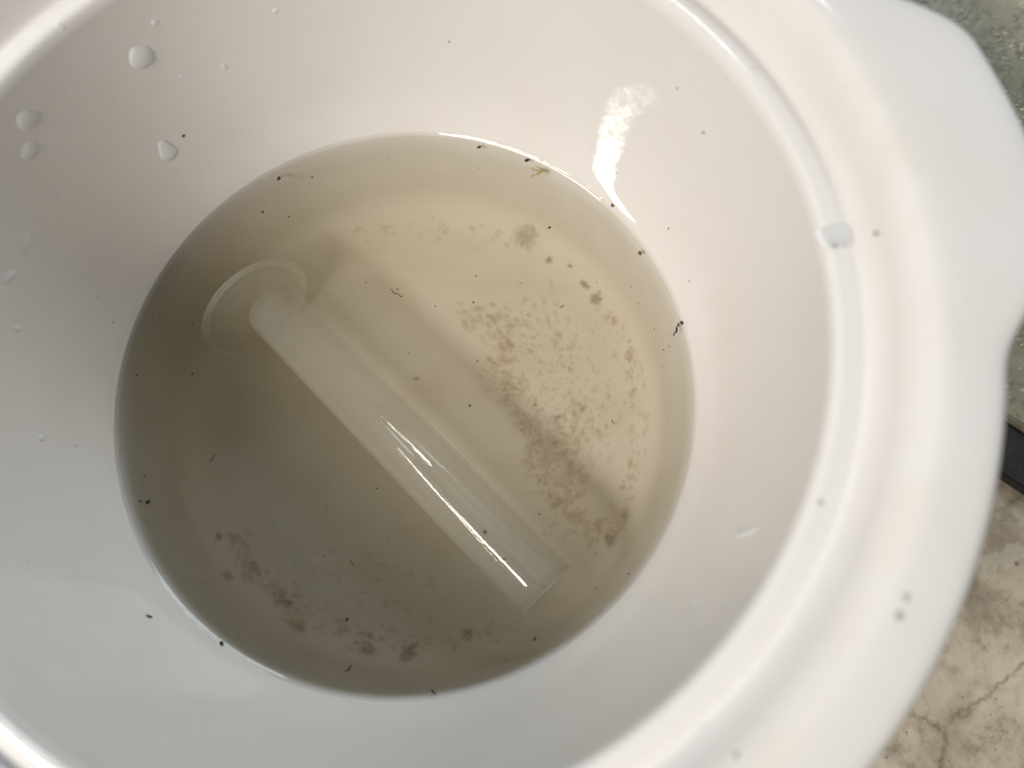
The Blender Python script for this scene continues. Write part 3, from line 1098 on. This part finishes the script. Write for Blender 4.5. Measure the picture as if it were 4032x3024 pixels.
def glint_material():
    m, nt, out = new_mat('wall_highlight_gloss')
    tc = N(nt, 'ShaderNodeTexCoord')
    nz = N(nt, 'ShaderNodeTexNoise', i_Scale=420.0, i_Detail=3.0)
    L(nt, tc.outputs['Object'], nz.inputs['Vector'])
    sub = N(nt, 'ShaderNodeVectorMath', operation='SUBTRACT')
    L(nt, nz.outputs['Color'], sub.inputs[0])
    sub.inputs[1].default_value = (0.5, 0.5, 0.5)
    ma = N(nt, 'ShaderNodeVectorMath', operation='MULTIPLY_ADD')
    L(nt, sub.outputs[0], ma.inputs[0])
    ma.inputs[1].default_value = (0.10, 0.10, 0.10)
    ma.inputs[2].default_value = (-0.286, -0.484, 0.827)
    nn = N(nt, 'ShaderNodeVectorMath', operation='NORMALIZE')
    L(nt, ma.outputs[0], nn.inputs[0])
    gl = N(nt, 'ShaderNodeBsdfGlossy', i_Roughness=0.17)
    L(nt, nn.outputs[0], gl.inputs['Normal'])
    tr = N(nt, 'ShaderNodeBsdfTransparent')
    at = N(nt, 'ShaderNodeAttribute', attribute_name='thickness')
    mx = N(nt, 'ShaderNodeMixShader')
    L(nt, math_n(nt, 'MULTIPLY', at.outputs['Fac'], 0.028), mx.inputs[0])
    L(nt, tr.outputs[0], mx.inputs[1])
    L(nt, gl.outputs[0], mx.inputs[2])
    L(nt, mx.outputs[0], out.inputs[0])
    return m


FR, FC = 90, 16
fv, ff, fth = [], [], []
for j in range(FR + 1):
    t = j / FR * (len(GLINT) - 1)
    i = min(int(t), len(GLINT) - 2)
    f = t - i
    a0, r0, a1, r1 = (GLINT[i][q] * (1 - f) + GLINT[i + 1][q] * f for q in range(4))
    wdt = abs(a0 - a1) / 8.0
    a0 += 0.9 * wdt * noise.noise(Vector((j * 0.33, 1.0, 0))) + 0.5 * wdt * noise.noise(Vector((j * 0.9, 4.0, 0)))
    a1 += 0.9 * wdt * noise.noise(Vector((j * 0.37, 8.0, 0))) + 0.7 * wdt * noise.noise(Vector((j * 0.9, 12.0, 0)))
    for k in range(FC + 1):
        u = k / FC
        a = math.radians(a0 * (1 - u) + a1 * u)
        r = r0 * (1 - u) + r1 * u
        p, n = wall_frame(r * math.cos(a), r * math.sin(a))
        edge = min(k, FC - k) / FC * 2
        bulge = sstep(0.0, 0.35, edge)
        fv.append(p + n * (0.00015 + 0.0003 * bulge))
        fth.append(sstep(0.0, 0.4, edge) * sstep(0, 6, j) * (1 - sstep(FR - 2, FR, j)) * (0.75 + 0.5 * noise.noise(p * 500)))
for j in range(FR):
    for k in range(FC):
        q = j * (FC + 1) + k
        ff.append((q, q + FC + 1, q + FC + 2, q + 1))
glint = mesh_obj('wall_highlight', fv, ff, glint_material())
glint.data.attributes.new('thickness', 'FLOAT', 'POINT').data.foreach_set('value', fth)
tag(glint, 'added patch for the bright ragged highlight on the upper right wall of the pot', 'water streak')

GRAINS = [
    (-.0632, -.0633, .0011, .00045, .9, M_BLACK, 'dark oblong grain on the dry wall at lower left'),
    (.0433, -.0812, .0011, .0004, -.4, M_BLACK, 'dark oblong grain on the dry wall at the bottom'),
    (.0631, .0581, .0007, .0008, 0, M_BROWN, 'square brown grain between waterline and highlight at upper right'),
    (.1103, .0136, .0006, .0006, 0, M_BROWN, 'grey grain on the inner rim right of the clear oval drop'),
    (.1035, -.0622, .0010, .0009, 0, M_GRAIN, 'grey grain on the flat rim at lower right'),
    (.1050, -.0590, .0009, .0008, 0, M_PALE, 'pale smudge just above the grey grain on the lower right rim'),
    (.1279, -.0005, .0007, .0006, 0, M_GRAIN, 'grey grain on the outer edge of the rim below the handle'),
    (-.0613, .0702, .0006, .0007, 0, M_BROWN, 'brown grain above the tailed drop at upper left'),
    (.0744, -.0855, .0009, .0009, 0, M_GRAIN, 'dark grain on the rim at the bottom edge of the picture'),
    (.1028, .0128, .0009, .0007, .4, M_BROWN, 'rusty grain inside the clear oval drop, left one'),
    (.1050, .0132, .0010, .0006, 0, M_GRAIN, 'dark grain inside the clear oval drop, right one'),
    (.0951, -.0410, .0007, .0007, 0, M_PALE, 'faint grain on the lid ledge at lower right'),
    (.0820, .0535, .0004, .0004, 0, M_BROWN, 'tiny grain on the wall right of the window reflection'),
]
for i, (x, y, a, b, sp, mt, lab) in enumerate(GRAINS):
    p, n = wall_frame(x, y)
    me = blob_mesh('grain', 91 + i, 0.4, mt, 0.5, 2)
    o = put('grain', me, p + n * 0.0001, n, sp, (a * .8, b * .8, min(a, b) * .6))
    tag(o, lab, 'grain', 'grains of dirt on the glaze')

pts = []
for _ in range(55):
    a = random.uniform(0, 6.283)
    r = random.uniform(0.0858, 0.100) if random.random() < .7 else random.uniform(0.104, 0.128)
    p, n = wall_frame(r * math.cos(a), r * math.sin(a))
    pts.append((p + n * .00003, n, 0.00012 + 0.0003 * random.random() ** 3, 0 if random.random() < .3 else 1, random.uniform(.8, 1.8), random.uniform(0, 3)))
o = speck_cloud('glaze_specks', pts, [M_BROWN, M_PALE])
tag(o, 'faint specks of dirt sprinkled over the dry white glaze', 'specks', kind='stuff')
